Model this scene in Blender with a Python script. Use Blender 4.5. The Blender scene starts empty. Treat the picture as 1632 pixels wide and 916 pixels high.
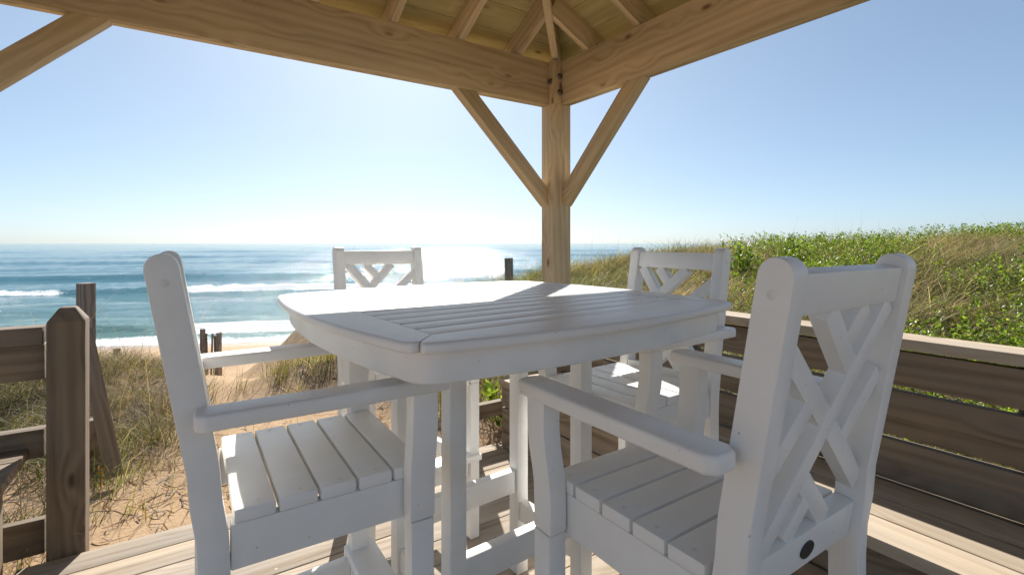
import bpy, bmesh, math, random
import numpy as np
from mathutils import Vector, Matrix

random.seed(11)
rng = np.random.default_rng(5)
R = math.radians
scene = bpy.context.scene
col = scene.collection

# ------------------------------------------------------------------ camera
H = 1.246                       # eye height above the deck
HEAD = R(33.8)                  # world +Y lies 33.8 degrees left of the view
cam_d = bpy.data.cameras.new('camera')
cam = bpy.data.objects.new('camera', cam_d)
col.objects.link(cam)
cam.location = (0, 0, H)
cam.rotation_euler = (R(90), 0, -HEAD)
cam_d.sensor_width = 36
cam_d.lens = 790 / 1632 * 36
cam_d.shift_y = -71 / 1632
cam_d.clip_start = 0.02
cam_d.clip_end = 30000
scene.camera = cam

# ------------------------------------------------------------------ sky and sun
SUN_AZ = R(22.0)                # clockwise from world +Y
SUN_EL = R(36.3)
world = bpy.data.worlds.new('World')
scene.world = world
world.use_nodes = True
wn = world.node_tree
bg = wn.nodes['Background']
sky = wn.nodes.new('ShaderNodeTexSky')
sky.sky_type = 'NISHITA'
sky.sun_disc = False
sky.sun_elevation = SUN_EL
sky.sun_rotation = SUN_AZ
sky.altitude = 0
sky.air_density = 0.6
sky.dust_density = 0.8
sky.ozone_density = 4.0
sky_tone = wn.nodes.new('ShaderNodeGamma')      # softer contrast across the whole sky
sky_tone.inputs[1].default_value = 0.6
wn.links.new(sky.outputs[0], sky_tone.inputs[0])
sky_bal = wn.nodes.new('ShaderNodeMix')          # the photograph's cool white balance
sky_bal.data_type = 'RGBA'
sky_bal.blend_type = 'MULTIPLY'
sky_bal.inputs[0].default_value = 1.0
sky_bal.inputs[7].default_value = (0.87, 0.97, 1.0, 1)
wn.links.new(sky_tone.outputs[0], sky_bal.inputs[6])
wn.links.new(sky_bal.outputs[2], bg.inputs[0])
bg.inputs[1].default_value = 0.115
sun_d = bpy.data.lights.new('sun', 'SUN')
sun_d.energy = 3.6
sun_d.angle = R(0.53)
sun_d.color = (1.0, 0.95, 0.89)
sun = bpy.data.objects.new('sun', sun_d)
col.objects.link(sun)
sdir = Vector((math.sin(SUN_AZ) * math.cos(SUN_EL), math.cos(SUN_AZ) * math.cos(SUN_EL), math.sin(SUN_EL)))
sun.rotation_euler = sdir.to_track_quat('Z', 'Y').to_euler()
sun.location = sdir * 30
scene.view_settings.view_transform = 'Standard'
scene.view_settings.look = 'None'
scene.view_settings.gamma = 1
scene.view_settings.exposure = 1.3
scene.render.engine = 'CYCLES'
scene.cycles.use_denoising = True
scene.cycles.max_bounces = 8
scene.cycles.diffuse_bounces = 5
scene.cycles.sample_clamp_indirect = 6

# ------------------------------------------------------------------ node helpers
def new_mat(name):
    m = bpy.data.materials.new(name)
    m.use_nodes = True
    nt = m.node_tree
    return m, nt, nt.nodes['Principled BSDF']

def N(nt, t, **kw):
    n = nt.nodes.new(t)
    for k, v in kw.items():
        setattr(n, k, v)
    return n

def L(nt, a, b):
    nt.links.new(a, b)

def mapping(nt, src, scale):
    m = N(nt, 'ShaderNodeMapping')
    m.inputs['Scale'].default_value = scale
    L(nt, src, m.inputs['Vector'])
    return m.outputs[0]

def noise(nt, vec, scale, detail=4, rough=0.55, dist=0.0):
    n = N(nt, 'ShaderNodeTexNoise')
    n.inputs['Scale'].default_value = scale
    n.inputs['Detail'].default_value = detail
    n.inputs['Roughness'].default_value = rough
    n.inputs['Distortion'].default_value = dist
    L(nt, vec, n.inputs['Vector'])
    return n.outputs['Fac']

def ramp(nt, fac, stops):
    r = N(nt, 'ShaderNodeValToRGB')
    els = r.color_ramp.elements
    while len(els) < len(stops):
        els.new(0.5)
    for e, (p, c) in zip(els, stops):
        e.position = p
        e.color = (*c, 1) if len(c) == 3 else c
    L(nt, fac, r.inputs[0])
    return r.outputs[0]

def mixc(nt, fac, a, b, mode='MIX'):
    m = N(nt, 'ShaderNodeMix', data_type='RGBA', blend_type=mode)
    for s, v in ((m.inputs[0], fac), (m.inputs[6], a), (m.inputs[7], b)):
        if isinstance(v, (int, float)):
            s.default_value = v
        elif isinstance(v, tuple):
            s.default_value = (*v, 1)
        else:
            L(nt, v, s)
    return m.outputs[2]

def maprange(nt, v, a, b, c, d):
    m = N(nt, 'ShaderNodeMapRange')
    for i, x in enumerate((a, b, c, d)):
        m.inputs[i + 1].default_value = x
    L(nt, v, m.inputs[0])
    return m.outputs[0]

def bump(nt, bsdf, h, strength, dist=0.01):
    b = N(nt, 'ShaderNodeBump')
    b.inputs['Strength'].default_value = strength
    b.inputs['Distance'].default_value = dist
    L(nt, h, b.inputs['Height'])
    L(nt, b.outputs[0], bsdf.inputs['Normal'])
    return b

def wood_mat(name, light, mid, dark, knot, rough=0.75, weather=None, fig=0.42):
    """Softwood lumber, grain along the board's own x axis."""
    m, nt, p = new_mat(name)
    tc = N(nt, 'ShaderNodeTexCoord')
    oi = N(nt, 'ShaderNodeObjectInfo')
    off = N(nt, 'ShaderNodeVectorMath', operation='SCALE')
    off.inputs[0].default_value = (37.0, 11.0, 7.3)
    L(nt, oi.outputs['Random'], off.inputs['Scale'])
    add = N(nt, 'ShaderNodeVectorMath', operation='ADD')
    L(nt, tc.outputs['Object'], add.inputs[0])
    L(nt, off.outputs[0], add.inputs[1])
    v = add.outputs[0]
    # wavy distortion so the grain bends round knots
    vor = N(nt, 'ShaderNodeTexVoronoi', feature='F1')
    vor.inputs['Scale'].default_value = 1.0
    L(nt, mapping(nt, v, (3.2, 7.5, 7.5)), vor.inputs['Vector'])
    kd = vor.outputs['Distance']
    kn = maprange(nt, kd, 0.04, 0.13, 1.0, 0.0)
    kn2 = maprange(nt, kd, 0.0, 0.45, 0.32, 0.0)
    g1 = noise(nt, mapping(nt, v, (0.9, 16, 16)), 1.0, 5, 0.6, 0.7)
    w = N(nt, 'ShaderNodeTexWave', wave_type='BANDS', bands_direction='DIAGONAL')
    w.inputs['Scale'].default_value = 1.0
    w.inputs['Distortion'].default_value = 7.0
    w.inputs['Detail'].default_value = 3.0
    w.inputs['Detail Scale'].default_value = 0.7
    av = N(nt, 'ShaderNodeVectorMath', operation='ADD')
    L(nt, mapping(nt, v, (0.45, 13, 13)), av.inputs[0])
    L(nt, kn2, av.inputs[1])
    L(nt, av.outputs[0], w.inputs['Vector'])
    g2 = w.outputs['Fac']
    g3 = noise(nt, mapping(nt, v, (4, 170, 170)), 1.0, 3, 0.6)
    blot = noise(nt, mapping(nt, v, (1.3, 4, 4)), 1.0, 3, 0.5)
    a1 = N(nt, 'ShaderNodeMath', operation='MULTIPLY_ADD')
    L(nt, g2, a1.inputs[0]); a1.inputs[1].default_value = fig
    L(nt, g1, a1.inputs[2])
    a2 = N(nt, 'ShaderNodeMath', operation='MULTIPLY_ADD')
    L(nt, g3, a2.inputs[0]); a2.inputs[1].default_value = 0.35
    L(nt, a1.outputs[0], a2.inputs[2])
    c = ramp(nt, a2.outputs[0], [(0.34 + fig * 0.2, dark), (0.55 + fig * 0.4, mid), (0.78 + fig * 0.65, light)])
    tone = maprange(nt, blot, 0.3, 0.7, 0.8, 1.12)
    c = mixc(nt, 1.0, c, tone, 'MULTIPLY')
    rt = maprange(nt, oi.outputs['Random'], 0, 1, 0.82, 1.1)
    c = mixc(nt, 1.0, c, rt, 'MULTIPLY')
    if weather:
        ws = noise(nt, mapping(nt, v, (0.8, 6, 6)), 1.6, 5, 0.65)
        c = mixc(nt, maprange(nt, ws, 0.42, 0.68, 0.0, 0.75), c, weather)
    c = mixc(nt, kn, c, knot)
    L(nt, c, p.inputs['Base Color'])
    p.inputs['Roughness'].default_value = rough
    p.inputs['Specular IOR Level'].default_value = 0.3
    bump(nt, p, a2.outputs[0], 0.35, 0.004)
    return m

M = {}
M['pine'] = wood_mat('pressure_treated_pine', (0.62, 0.49, 0.31), (0.53, 0.405, 0.245), (0.37, 0.265, 0.15), (0.17, 0.095, 0.05), fig=0.3)
M['pine_roof'] = wood_mat('roof_sheathing', (0.56, 0.46, 0.22), (0.47, 0.375, 0.165), (0.36, 0.28, 0.12), (0.16, 0.09, 0.04), fig=0.16)
M['deck'] = wood_mat('weathered_decking', (0.43, 0.35, 0.255), (0.34, 0.265, 0.185), (0.17, 0.125, 0.085), (0.10, 0.07, 0.045), 0.8, (0.34, 0.305, 0.265), fig=0.25)
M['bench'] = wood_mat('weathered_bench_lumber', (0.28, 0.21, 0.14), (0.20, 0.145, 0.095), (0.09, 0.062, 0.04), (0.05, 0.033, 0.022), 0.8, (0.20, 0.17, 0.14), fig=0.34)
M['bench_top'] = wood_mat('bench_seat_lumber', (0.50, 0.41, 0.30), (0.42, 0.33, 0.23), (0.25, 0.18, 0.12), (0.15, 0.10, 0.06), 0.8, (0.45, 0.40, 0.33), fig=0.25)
M['fence'] = wood_mat('weathered_fence_lumber', (0.25, 0.19, 0.13), (0.18, 0.133, 0.09), (0.095, 0.068, 0.046), (0.07, 0.045, 0.03), 0.8, (0.19, 0.165, 0.135), fig=0.34)
M['driftwood'] = wood_mat('grey_post_wood', (0.30, 0.245, 0.20), (0.21, 0.17, 0.14), (0.11, 0.088, 0.07), (0.04, 0.03, 0.02), 0.85)

def poly_white():
    m, nt, p = new_mat('white_poly_lumber')
    tc = N(nt, 'ShaderNodeTexCoord')
    oi = N(nt, 'ShaderNodeObjectInfo')
    n1 = noise(nt, mapping(nt, tc.outputs['Object'], (150, 260, 260)), 1.0, 3, 0.6)
    n2 = noise(nt, tc.outputs['Object'], 7.0, 4, 0.6)
    c = ramp(nt, n2, [(0.3, (0.82, 0.805, 0.77)), (0.62, (0.87, 0.86, 0.83))])
    sp = N(nt, 'ShaderNodeTexVoronoi', feature='F1')
    sp.inputs['Scale'].default_value = 24
    L(nt, tc.outputs['Object'], sp.inputs['Vector'])
    c = mixc(nt, maprange(nt, sp.outputs['Distance'], 0.03, 0.06, 0.55, 0.0), c, (0.35, 0.30, 0.24))
    L(nt, c, p.inputs['Base Color'])
    L(nt, maprange(nt, n1, 0.2, 0.8, 0.34, 0.44), p.inputs['Roughness'])
    p.inputs['Specular IOR Level'].default_value = 0.5
    bump(nt, p, n1, 0.06, 0.002)
    return m
M['white'] = poly_white()

def plain(name, c, rough=0.5, metal=0.0):
    m, nt, p = new_mat(name)
    tc = N(nt, 'ShaderNodeTexCoord')
    n = noise(nt, tc.outputs['Object'], 40.0, 3)
    cc = mixc(nt, maprange(nt, n, 0.3, 0.7, 0, 1), tuple(x * 0.75 for x in c), c)
    L(nt, cc, p.inputs['Base Color'])
    p.inputs['Roughness'].default_value = rough
    p.inputs['Metallic'].default_value = metal
    return m
M['white_plug'] = plain('moulded_plug', (0.88, 0.87, 0.84), 0.4)
M['badge'] = plain('dark_badge', (0.035, 0.03, 0.028), 0.4)
M['bolt'] = plain('galvanised_bolt', (0.16, 0.13, 0.10), 0.55, 0.7)
M['shingle'] = plain('roof_covering', (0.16, 0.14, 0.12), 0.9)

# ------------------------------------------------------------------ object helpers
def link(name, me, mat=None, parent=None, origin=None):
    o = bpy.data.objects.new(name, me)
    col.objects.link(o)
    if mat and me is not None and not me.materials:
        me.materials.append(M[mat] if isinstance(mat, str) else mat)
    if parent is not None:
        o.parent = parent
        if origin is not None:
            o.matrix_parent_inverse = Matrix.Translation(-Vector(origin))
    return o

def tag(o, label, cat, group=None):
    o['label'] = label
    o['category'] = cat
    if group:
        o['group'] = group
    return o

def thing(name, label, cat, loc=(0, 0, 0), rz=0.0, group=None):
    o = bpy.data.objects.new(name, None)
    o.empty_display_size = 0.1
    col.objects.link(o)
    o.location = loc
    o.rotation_euler = (0, 0, rz)
    return tag(o, label, cat, group)

def bm_to_mesh(bm, name, bevel=0.0, seg=2, smooth=True, skip=None):
    if bevel > 0:
        bm.normal_update()
        es = [e for e in bm.edges if len(e.link_faces) == 2 and e.calc_face_angle(0) > R(28) and not (skip and skip(e))]
        bmesh.ops.bevel(bm, geom=es, offset=bevel, segments=seg, profile=0.6, affect='EDGES', clamp_overlap=True)
    me = bpy.data.meshes.new(name)
    bm.to_mesh(me)
    bm.free()
    if smooth:
        me.polygons.foreach_set('use_smooth', [True] * len(me.polygons))
        me.set_sharp_from_angle(angle=R(38))
    return me

def box_mesh(name, l, w, h, bevel=0.003, e0=(0, 0), e1=(0, 0)):
    """box along x; e0/e1 = (dx per z, dx per y) slants of the two ends"""
    bm = bmesh.new()
    vs = []
    for sx, e in ((-1, e0), (1, e1)):
        for sy, sz in ((-1, -1), (1, -1), (1, 1), (-1, 1)):
            y, z = sy * w / 2, sz * h / 2
            vs.append(bm.verts.new((sx * l / 2 + e[0] * z + e[1] * y, y, z)))
    for f in ((3, 2, 1, 0), (4, 5, 6, 7), (0, 1, 5, 4), (1, 2, 6, 5), (2, 3, 7, 6), (3, 0, 4, 7)):
        bm.faces.new([vs[i] for i in f])
    return bm_to_mesh(bm, name, bevel)

def frame(p0, p1, up):
    x = (Vector(p1) - Vector(p0)).normalized()
    u = Vector(up)
    y = u.cross(x).normalized()
    z = x.cross(y)
    m = Matrix((x, y, z)).transposed().to_4x4()
    m.translation = (Vector(p0) + Vector(p1)) / 2
    return m

def bar(name, p0, p1, w, h, mat, parent, origin=None, up=(0, 0, 1), bevel=0.003, e0=(0, 0), e1=(0, 0)):
    l = (Vector(p1) - Vector(p0)).length
    o = link(name, box_mesh(name, l, w, h, bevel, e0, e1), mat, parent, origin)
    o.matrix_basis = frame(p0, p1, up)
    return o

def prism(name, pts, axis, a, b, mat, parent, bevel=0.004, seg=2, skip=None):
    """extrude polygon pts along an axis ('x': pts are (y,z); 'y': (x,z); 'z': (x,y)) from a to b"""
    bm = bmesh.new()
    def P(q, t):
        return {'x': (t, q[0], q[1]), 'y': (q[0], t, q[1]), 'z': (q[0], q[1], t)}[axis]
    v0 = [bm.verts.new(P(q, a)) for q in pts]
    v1 = [bm.verts.new(P(q, b)) for q in pts]
    bm.faces.new(v0); bm.faces.new(v1)
    n = len(pts)
    for i in range(n):
        j = (i + 1) % n
        bm.faces.new((v0[i], v0[j], v1[j], v1[i]))
    bmesh.ops.recalc_face_normals(bm, faces=bm.faces)
    return link(name, bm_to_mesh(bm, name, bevel, seg, skip=skip), mat, parent)

def disc(name, r, h, mat, parent, seg=14):
    bm = bmesh.new()
    bmesh.ops.create_cone(bm, cap_ends=True, segments=seg, radius1=r, radius2=r * 0.92, depth=h)
    return link(name, bm_to_mesh(bm, name, 0), mat, parent)

def ribbon(center, half):
    """outline of a strip that follows a polyline of (a, b) points"""
    lft, rgt = [], []
    c = [Vector(q) for q in center]
    for i, q in enumerate(c):
        t = (c[min(i + 1, len(c) - 1)] - c[max(i - 1, 0)]).normalized()
        n = Vector((-t.y, t.x)) * half
        lft.append(q + n); rgt.append(q - n)
    return [tuple(q) for q in lft] + [tuple(q) for q in reversed(rgt)]

# numpy value noise -------------------------------------------------
def _hash(ix, iy, s):
    h = (ix * 374761393 + iy * 668265263 + s * 974711) & 0x7fffffff
    h = ((h ^ (h >> 13)) * 1274126177) & 0x7fffffff
    return ((h ^ (h >> 16)) & 0xffff) / 65535.0

def vnoise(x, y, s=0):
    x = np.asarray(x, float); y = np.asarray(y, float)
    ix = np.floor(x).astype(np.int64); iy = np.floor(y).astype(np.int64)
    fx = x - ix; fy = y - iy
    fx = fx * fx * (3 - 2 * fx); fy = fy * fy * (3 - 2 * fy)
    a = _hash(ix, iy, s); b = _hash(ix + 1, iy, s); c = _hash(ix, iy + 1, s); d = _hash(ix + 1, iy + 1, s)
    return (a * (1 - fx) + b * fx) * (1 - fy) + (c * (1 - fx) + d * fx) * fy

def fbm(x, y, s=0, o=4):
    t = 0; a = 0.5; f = 1.0
    for i in range(o):
        t = t + a * vnoise(x * f, y * f, s + i * 17); a *= 0.5; f *= 2.03
    return t / (1 - 0.5 ** o)

def np_mesh(name, verts, faces_quads=None, faces_tris=None):
    me = bpy.data.meshes.new(name)
    nq = 0 if faces_quads is None else len(faces_quads)
    ntr = 0 if faces_tris is None else len(faces_tris)
    me.vertices.add(len(verts))
    me.vertices.foreach_set('co', np.ascontiguousarray(verts, np.float32).ravel())
    idx = []
    if nq: idx.append(np.asarray(faces_quads, np.int32).ravel())
    if ntr: idx.append(np.asarray(faces_tris, np.int32).ravel())
    idx = np.concatenate(idx)
    me.loops.add(len(idx))
    me.loops.foreach_set('vertex_index', idx)
    starts = np.concatenate([np.arange(nq) * 4, nq * 4 + np.arange(ntr) * 3]).astype(np.int32)
    me.polygons.add(nq + ntr)
    me.polygons.foreach_set('loop_start', starts)
    me.polygons.foreach_set('use_smooth', np.ones(nq + ntr, bool))
    me.update(calc_edges=True)
    return me

def add_attr(me, name, vals, kind='FLOAT'):
    if kind == 'FLOAT':
        a = me.attributes.new(name, 'FLOAT', 'POINT')
        a.data.foreach_set('value', np.asarray(vals, np.float32))
    else:
        a = me.attributes.new(name, 'FLOAT_COLOR', 'POINT')
        a.data.foreach_set('color', np.asarray(vals, np.float32).ravel())

# ------------------------------------------------------------------ terrain
cH, sH = math.cos(HEAD), math.sin(HEAD)
def to_uv(X, Y):                      # inland axes: u along the view's right, v ahead
    return cH * X - sH * Y, sH * X + cH * Y
def to_xy(u, v):
    return cH * u + sH * v, -sH * u + cH * v
def seaward(X, Y):
    u, v = to_uv(X, Y)
    return -0.174 * u + 0.985 * v

SEA = -3.75
def ground_h(X, Y):
    X = np.asarray(X, float); Y = np.asarray(Y, float)
    b = seaward(X, Y)
    base = np.interp(b, [-40, 1.5, 2.6, 4, 6, 8, 10, 15, 20, 26.5, 40, 120, 400],
                        [-0.15, -0.12, -0.09, -0.16, -0.42, -0.85, -1.35, -2.35, -2.95, -3.72, -4.6, -9, -20])
    A = np.interp(X, [1.1, 2.2, 3, 4, 5.2, 6, 7.3, 10, 20, 60], [-0.10, 0.08, 0.22, 0.33, 0.47, 0.66, 0.92, 1.08, 1.2, 1.25])
    S = np.clip((14.5 - b) / 6.5, 0, 1); S = S * S * (3 - 2 * S)
    T = np.clip((X - 1.0) / 1.0, 0, 1)
    S = S * T
    h = base + (A - base) * S
    # hummocks left of the path
    u, v = to_uv(X, Y)
    h = h + 0.30 * np.exp(-(((u + 4.3) / 1.5) ** 2 + ((v - 5.2) / 1.3) ** 2))
    h = h + 0.30 * np.exp(-(((u + 6.5) / 2.2) ** 2 + ((v - 4.6) / 1.6) ** 2))
    h = h + 0.26 * np.exp(-(((u + 2.1) / 0.5) ** 2 + ((v - 5.3) / 0.6) ** 2))
    rough = np.clip((b - 1.0) / 3.0, 0, 1) * np.clip((27 - b) / 6, 0.0, 1)
    h = h + rough * (0.16 * (fbm(X * 0.6, Y * 0.6, 3) - 0.5) + 0.07 * (fbm(X * 2.7, Y * 2.7, 9) - 0.5))
    # trodden tracks on the lower beach
    tr = np.clip((b - 7) / 3, 0, 1) * np.clip((24 - b) / 3, 0, 1)
    h = h + tr * 0.10 * (fbm(u * 0.45, b * 2.2, 31) - 0.5) * 2 + tr * 0.07 * (vnoise(X * 3.1, Y * 3.1, 4) - 0.5)
    foot = np.clip((b - 2.4) / 0.6, 0, 1) * np.clip((11 - b) / 3, 0, 1)
    h = h - foot * 0.035 * np.clip((vnoise(X * 4.6, Y * 4.6, 141) - 0.55) * 4, 0, 1)
    under = (X > -1.55) & (X < 2.45) & (Y > -2.6) & (Y < 2.62)
    h = np.where(under, np.minimum(h, -0.24), h)
    return h

NA, NR = 900, 230
ang = np.linspace(0, 2 * np.pi, NA, endpoint=False)
rad = np.concatenate([[0.05], np.geomspace(0.4, 9000, NR - 1)])
rr, aa = np.meshgrid(rad, ang, indexing='ij')
gx = rr * np.sin(aa); gy = rr * np.cos(aa)
gz = ground_h(gx, gy)
gv = np.stack([gx, gy, gz], -1).reshape(-1, 3)
i, j = np.meshgrid(np.arange(NR - 1), np.arange(NA), indexing='ij')
jn = (j + 1) % NA
gq = np.stack([i * NA + j, i * NA + jn, (i + 1) * NA + jn, (i + 1) * NA + j], -1).reshape(-1, 4)[:, ::-1]
def veg_mask(X, Y):
    """how densely plants grow"""
    b = seaward(X, Y); u, v = to_uv(X, Y)
    right = np.clip((X - 1.9) / 0.9, 0, 1) * np.clip((13.5 - b) / 3, 0, 1)
    left = np.clip((-0.60 * v - u) / 0.6, 0, 1) * np.clip((9.0 - b) / 2, 0, 1) * np.clip((b - 2.9) / 0.8, 0, 1)
    mid = np.exp(-(((u + 2.1) / 0.5) ** 2 + ((v - 5.3) / 0.55) ** 2)) * 1.2
    near = np.clip((X - 1.1) / 0.5, 0, 1) * np.clip((Y - 2.75) / 0.3, 0, 1) * np.clip((13 - b) / 3, 0, 1)
    m = np.maximum(np.maximum(right, left), np.maximum(mid, near * 0.8))
    deckz = (X > -1.5) & (X < 2.3) & (Y < 2.75)
    return np.where(deckz, 0, np.clip(m, 0, 1))
veg = veg_mask(gv[:, 0], gv[:, 1])
wet = np.clip((seaward(gv[:, 0], gv[:, 1]) - 23.5) / 2.5, 0, 1)
gme = np_mesh('beach_ground', gv, gq)
add_attr(gme, 'veg', veg)
add_attr(gme, 'wet', wet)
def sand_mat():
    m, nt, p = new_mat('beach_sand')
    tc = N(nt, 'ShaderNodeTexCoord'); P = tc.outputs['Object']
    va = N(nt, 'ShaderNodeAttribute', attribute_name='veg')
    wa = N(nt, 'ShaderNodeAttribute', attribute_name='wet')
    n1 = noise(nt, P, 1.3, 5, 0.6)
    n2 = noise(nt, P, 22, 4, 0.65)
    n3 = noise(nt, P, 420, 2, 0.6)
    c = ramp(nt, n1, [(0.3, (0.45, 0.28, 0.145)), (0.7, (0.54, 0.37, 0.215))])
    c = mixc(nt, maprange(nt, n2, 0.4, 0.75, 0, 0.35), c, (0.36, 0.24, 0.14))
    c = mixc(nt, maprange(nt, n3, 0.35, 0.7, 0, 0.3), c, (0.62, 0.48, 0.33))
    thatch = ramp(nt, n2, [(0.3, (0.085, 0.06, 0.035)), (0.7, (0.24, 0.175, 0.10))])
    vf = N(nt, 'ShaderNodeMath', operation='MULTIPLY')
    L(nt, va.outputs['Fac'], vf.inputs[0]); L(nt, maprange(nt, noise(nt, P, 4, 4), 0.3, 0.5, 0.2, 1.0), vf.inputs[1])
    c = mixc(nt, vf.outputs[0], c, thatch)
    c = mixc(nt, wa.outputs['Fac'], c, (0.27, 0.175, 0.10))
    L(nt, c, p.inputs['Base Color'])
    L(nt, maprange(nt, wa.outputs['Fac'], 0, 1, 0.95, 0.35), p.inputs['Roughness'])
    p.inputs['Specular IOR Level'].default_value = 0.25
    h = N(nt, 'ShaderNodeMath', operation='MULTIPLY_ADD')
    L(nt, n2, h.inputs[0]); h.inputs[1].default_value = 2.2; L(nt, n3, h.inputs[2])
    bump(nt, p, h.outputs[0], 0.6, 0.02)
    return m
ground = link('ground', gme, sand_mat())
ground['kind'] = 'structure'

# ------------------------------------------------------------------ sea
NAs, NRs = 760, 520
th = np.linspace(R(-88), R(88), NAs) - R(10)          # headings seen from the beach
rad = np.geomspace(15, 9000, NRs)
rr, tt = np.meshgrid(rad, th, indexing='ij')
su = rr * np.sin(tt); sv = rr * np.cos(tt)
sb = -0.174 * su + 0.985 * sv                          # distance seaward
sa = 0.985 * su + 0.174 * sv                           # along the shore
hgt = np.zeros_like(sb); foam = np.zeros_like(sb)
wr = np.random.default_rng(3)
for k in range(34):
    lam = 0.9 * 1.13 ** k
    if lam > 26: break
    d = R(wr.normal(0, 13)); ph = wr.uniform(0, 6.28)
    kk = 2 * np.pi / lam
    res = np.clip((lam / (rr * 0.0124 * 2.2) - 0.8), 0, 1)
    hgt += res * lam * 0.0034 * np.sin(kk * (sb * math.cos(d) + sa * math.sin(d)) + ph) * (0.6 + 0.8 * vnoise(sa * 0.06 + k, sb * 0.08, 40 + k))
calm = np.clip((sb - 27) / 6, 0.15, 1)
hgt *= calm
def breaker(b0, amp, wid, seed, brk, curve=0.0, foamw=1.0, back=2.5):
    """a shoaling crest along the shore; brk(sa) says where it has broken"""
    global hgt, foam
    line = b0 + 0.9 * (fbm(sa * 0.035, sa * 0 + seed, seed, 3) - 0.5) * wid + curve * sa
    m = 0.55 + 0.9 * (vnoise(sa * 0.045, sa * 0 + seed * 3.1, seed + 5) - 0.2)
    x = (sb - line) / wid
    prof = np.where(x < 0, np.exp(-(x * 2.6) ** 2), np.exp(-(x * 1.0) ** 2))
    hgt += amp * m * prof
    f = brk(sa)
    lumpy = fbm(sa * 0.9, sb * 0.9, seed + 8, 4)
    fr = np.exp(-((x + 0.45) / (0.55 * foamw)) ** 2)
    trail = np.where(x < 0, np.exp(x / (back * 0.5)), 0) * 0.55
    hgt += 0.22 * amp * f * fr * lumpy
    foam = np.maximum(foam, f * np.clip(fr * 1.25 + 0 * trail, 0, 1) * (0.55 + 0.8 * lumpy))
def win(lo, hi, soft):
    return lambda s: np.clip((s - lo) / soft, 0, 1) * np.clip((hi - s) / soft, 0, 1)
def patches(seed, thr, f=0.05):
    return lambda s: np.clip((vnoise(s * f, s * 0 + seed, seed) - thr) * 5, 0, 1)
g1, g2 = win(-90, -34.5, 1.5), win(-28, 34, 3)
breaker(57, 0.5, 1.5, 2, lambda s: np.maximum(g1(s), g2(s)), foamw=0.8)
breaker(80, 0.55, 2.3, 6, lambda s: win(-16, -6, 3)(s) * 0.8, foamw=0.5)
breaker(104, 0.40, 3.0, 12, lambda s: 0 * s)
breaker(138, 0.45, 4.0, 15, lambda s: 0 * s)
breaker(190, 0.45, 6, 19, lambda s: 0 * s)
breaker(300, 0.5, 9, 29, lambda s: 0 * s)
breaker(66, 0.14, 1.6, 33, lambda s: 0 * s)
breaker(31.2, 0.42, 1.5, 22, lambda s: np.clip((s + 14.5) / 2.0, 0, 1), foamw=1.3)
breaker(43, 0.16, 3.0, 25, lambda s: 0 * s)
# swash and spent foam near the waterline
edge = 26.6 + 2.2 * (fbm(sa * 0.12, sa * 0, 61, 3) - 0.5)
sw = np.exp(-((sb - edge - 1.4) / 1.5) ** 2)
foam = np.maximum(foam, sw * (0.25 + 0.95 * fbm(sa * 0.5, sb * 1.1, 71, 4)))
sx, sy = to_xy(su, sv)
sv3 = np.stack([sx, sy, SEA + hgt], -1).reshape(-1, 3)
i, j = np.meshgrid(np.arange(NRs - 1), np.arange(NAs - 1), indexing='ij')
sq = np.stack([i * NAs + j, i * NAs + j + 1, (i + 1) * NAs + j + 1, (i + 1) * NAs + j], -1).reshape(-1, 4)[:, ::-1]
sme = np_mesh('sea', sv3, sq)
add_attr(sme, 'foam', foam.ravel())
add_attr(sme, 'shallow', np.clip((62 - sb.ravel()) / 34, 0, 1))
def sea_mat():
    m, nt, p = new_mat('sea_water')
    tc = N(nt, 'ShaderNodeTexCoord'); P = tc.outputs['Object']
    fa = N(nt, 'ShaderNodeAttribute', attribute_name='foam')
    sh = N(nt, 'ShaderNodeAttribute', attribute_name='shallow')
    body = mixc(nt, sh.outputs['Fac'], (0.055, 0.175, 0.215), (0.125, 0.235, 0.215))
    fn = noise(nt, P, 5.0, 5, 0.7, 0.4)
    f2 = N(nt, 'ShaderNodeMath', operation='MULTIPLY_ADD')
    L(nt, fn, f2.inputs[0]); f2.inputs[1].default_value = 1.1; L(nt, fa.outputs['Fac'], f2.inputs[2])
    ff = maprange(nt, f2.outputs[0], 0.92, 1.22, 0, 1)
    c = mixc(nt, ff, body, (0.80, 0.82, 0.82))
    L(nt, c, p.inputs['Base Color'])
    L(nt, maprange(nt, ff, 0, 1, 0.06, 0.9), p.inputs['Roughness'])
    p.inputs['IOR'].default_value = 1.33
    geo = mapping(nt, P, (1, 1, 1))
    rot = N(nt, 'ShaderNodeMapping')
    rot.inputs['Rotation'].default_value = (0, 0, R(33.8 - 10))
    L(nt, P, rot.inputs['Vector'])
    r1 = noise(nt, mapping(nt, rot.outputs[0], (0.35, 1.5, 1.0)), 0.8, 5, 0.6)
    r2 = noise(nt, mapping(nt, rot.outputs[0], (0.6, 1.3, 1.0)), 3.2, 5, 0.65)
    hh = N(nt, 'ShaderNodeMath', operation='MULTIPLY_ADD')
    r3 = noise(nt, mapping(nt, rot.outputs[0], (0.8, 1.2, 1.0)), 11.0, 3, 0.6)
    h0 = N(nt, 'ShaderNodeMath', operation='MULTIPLY_ADD')
    L(nt, r3, h0.inputs[0]); h0.inputs[1].default_value = 0.35; L(nt, r2, h0.inputs[2])
    L(nt, r1, hh.inputs[0]); hh.inputs[1].default_value = 1.5; L(nt, h0.outputs[0], hh.inputs[2])
    p.inputs['Specular IOR Level'].default_value = 0.36
    bump(nt, p, hh.outputs[0], 0.8, 0.16)
    return m
sea = link('sea', sme, sea_mat())
sea['kind'] = 'structure'

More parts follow.
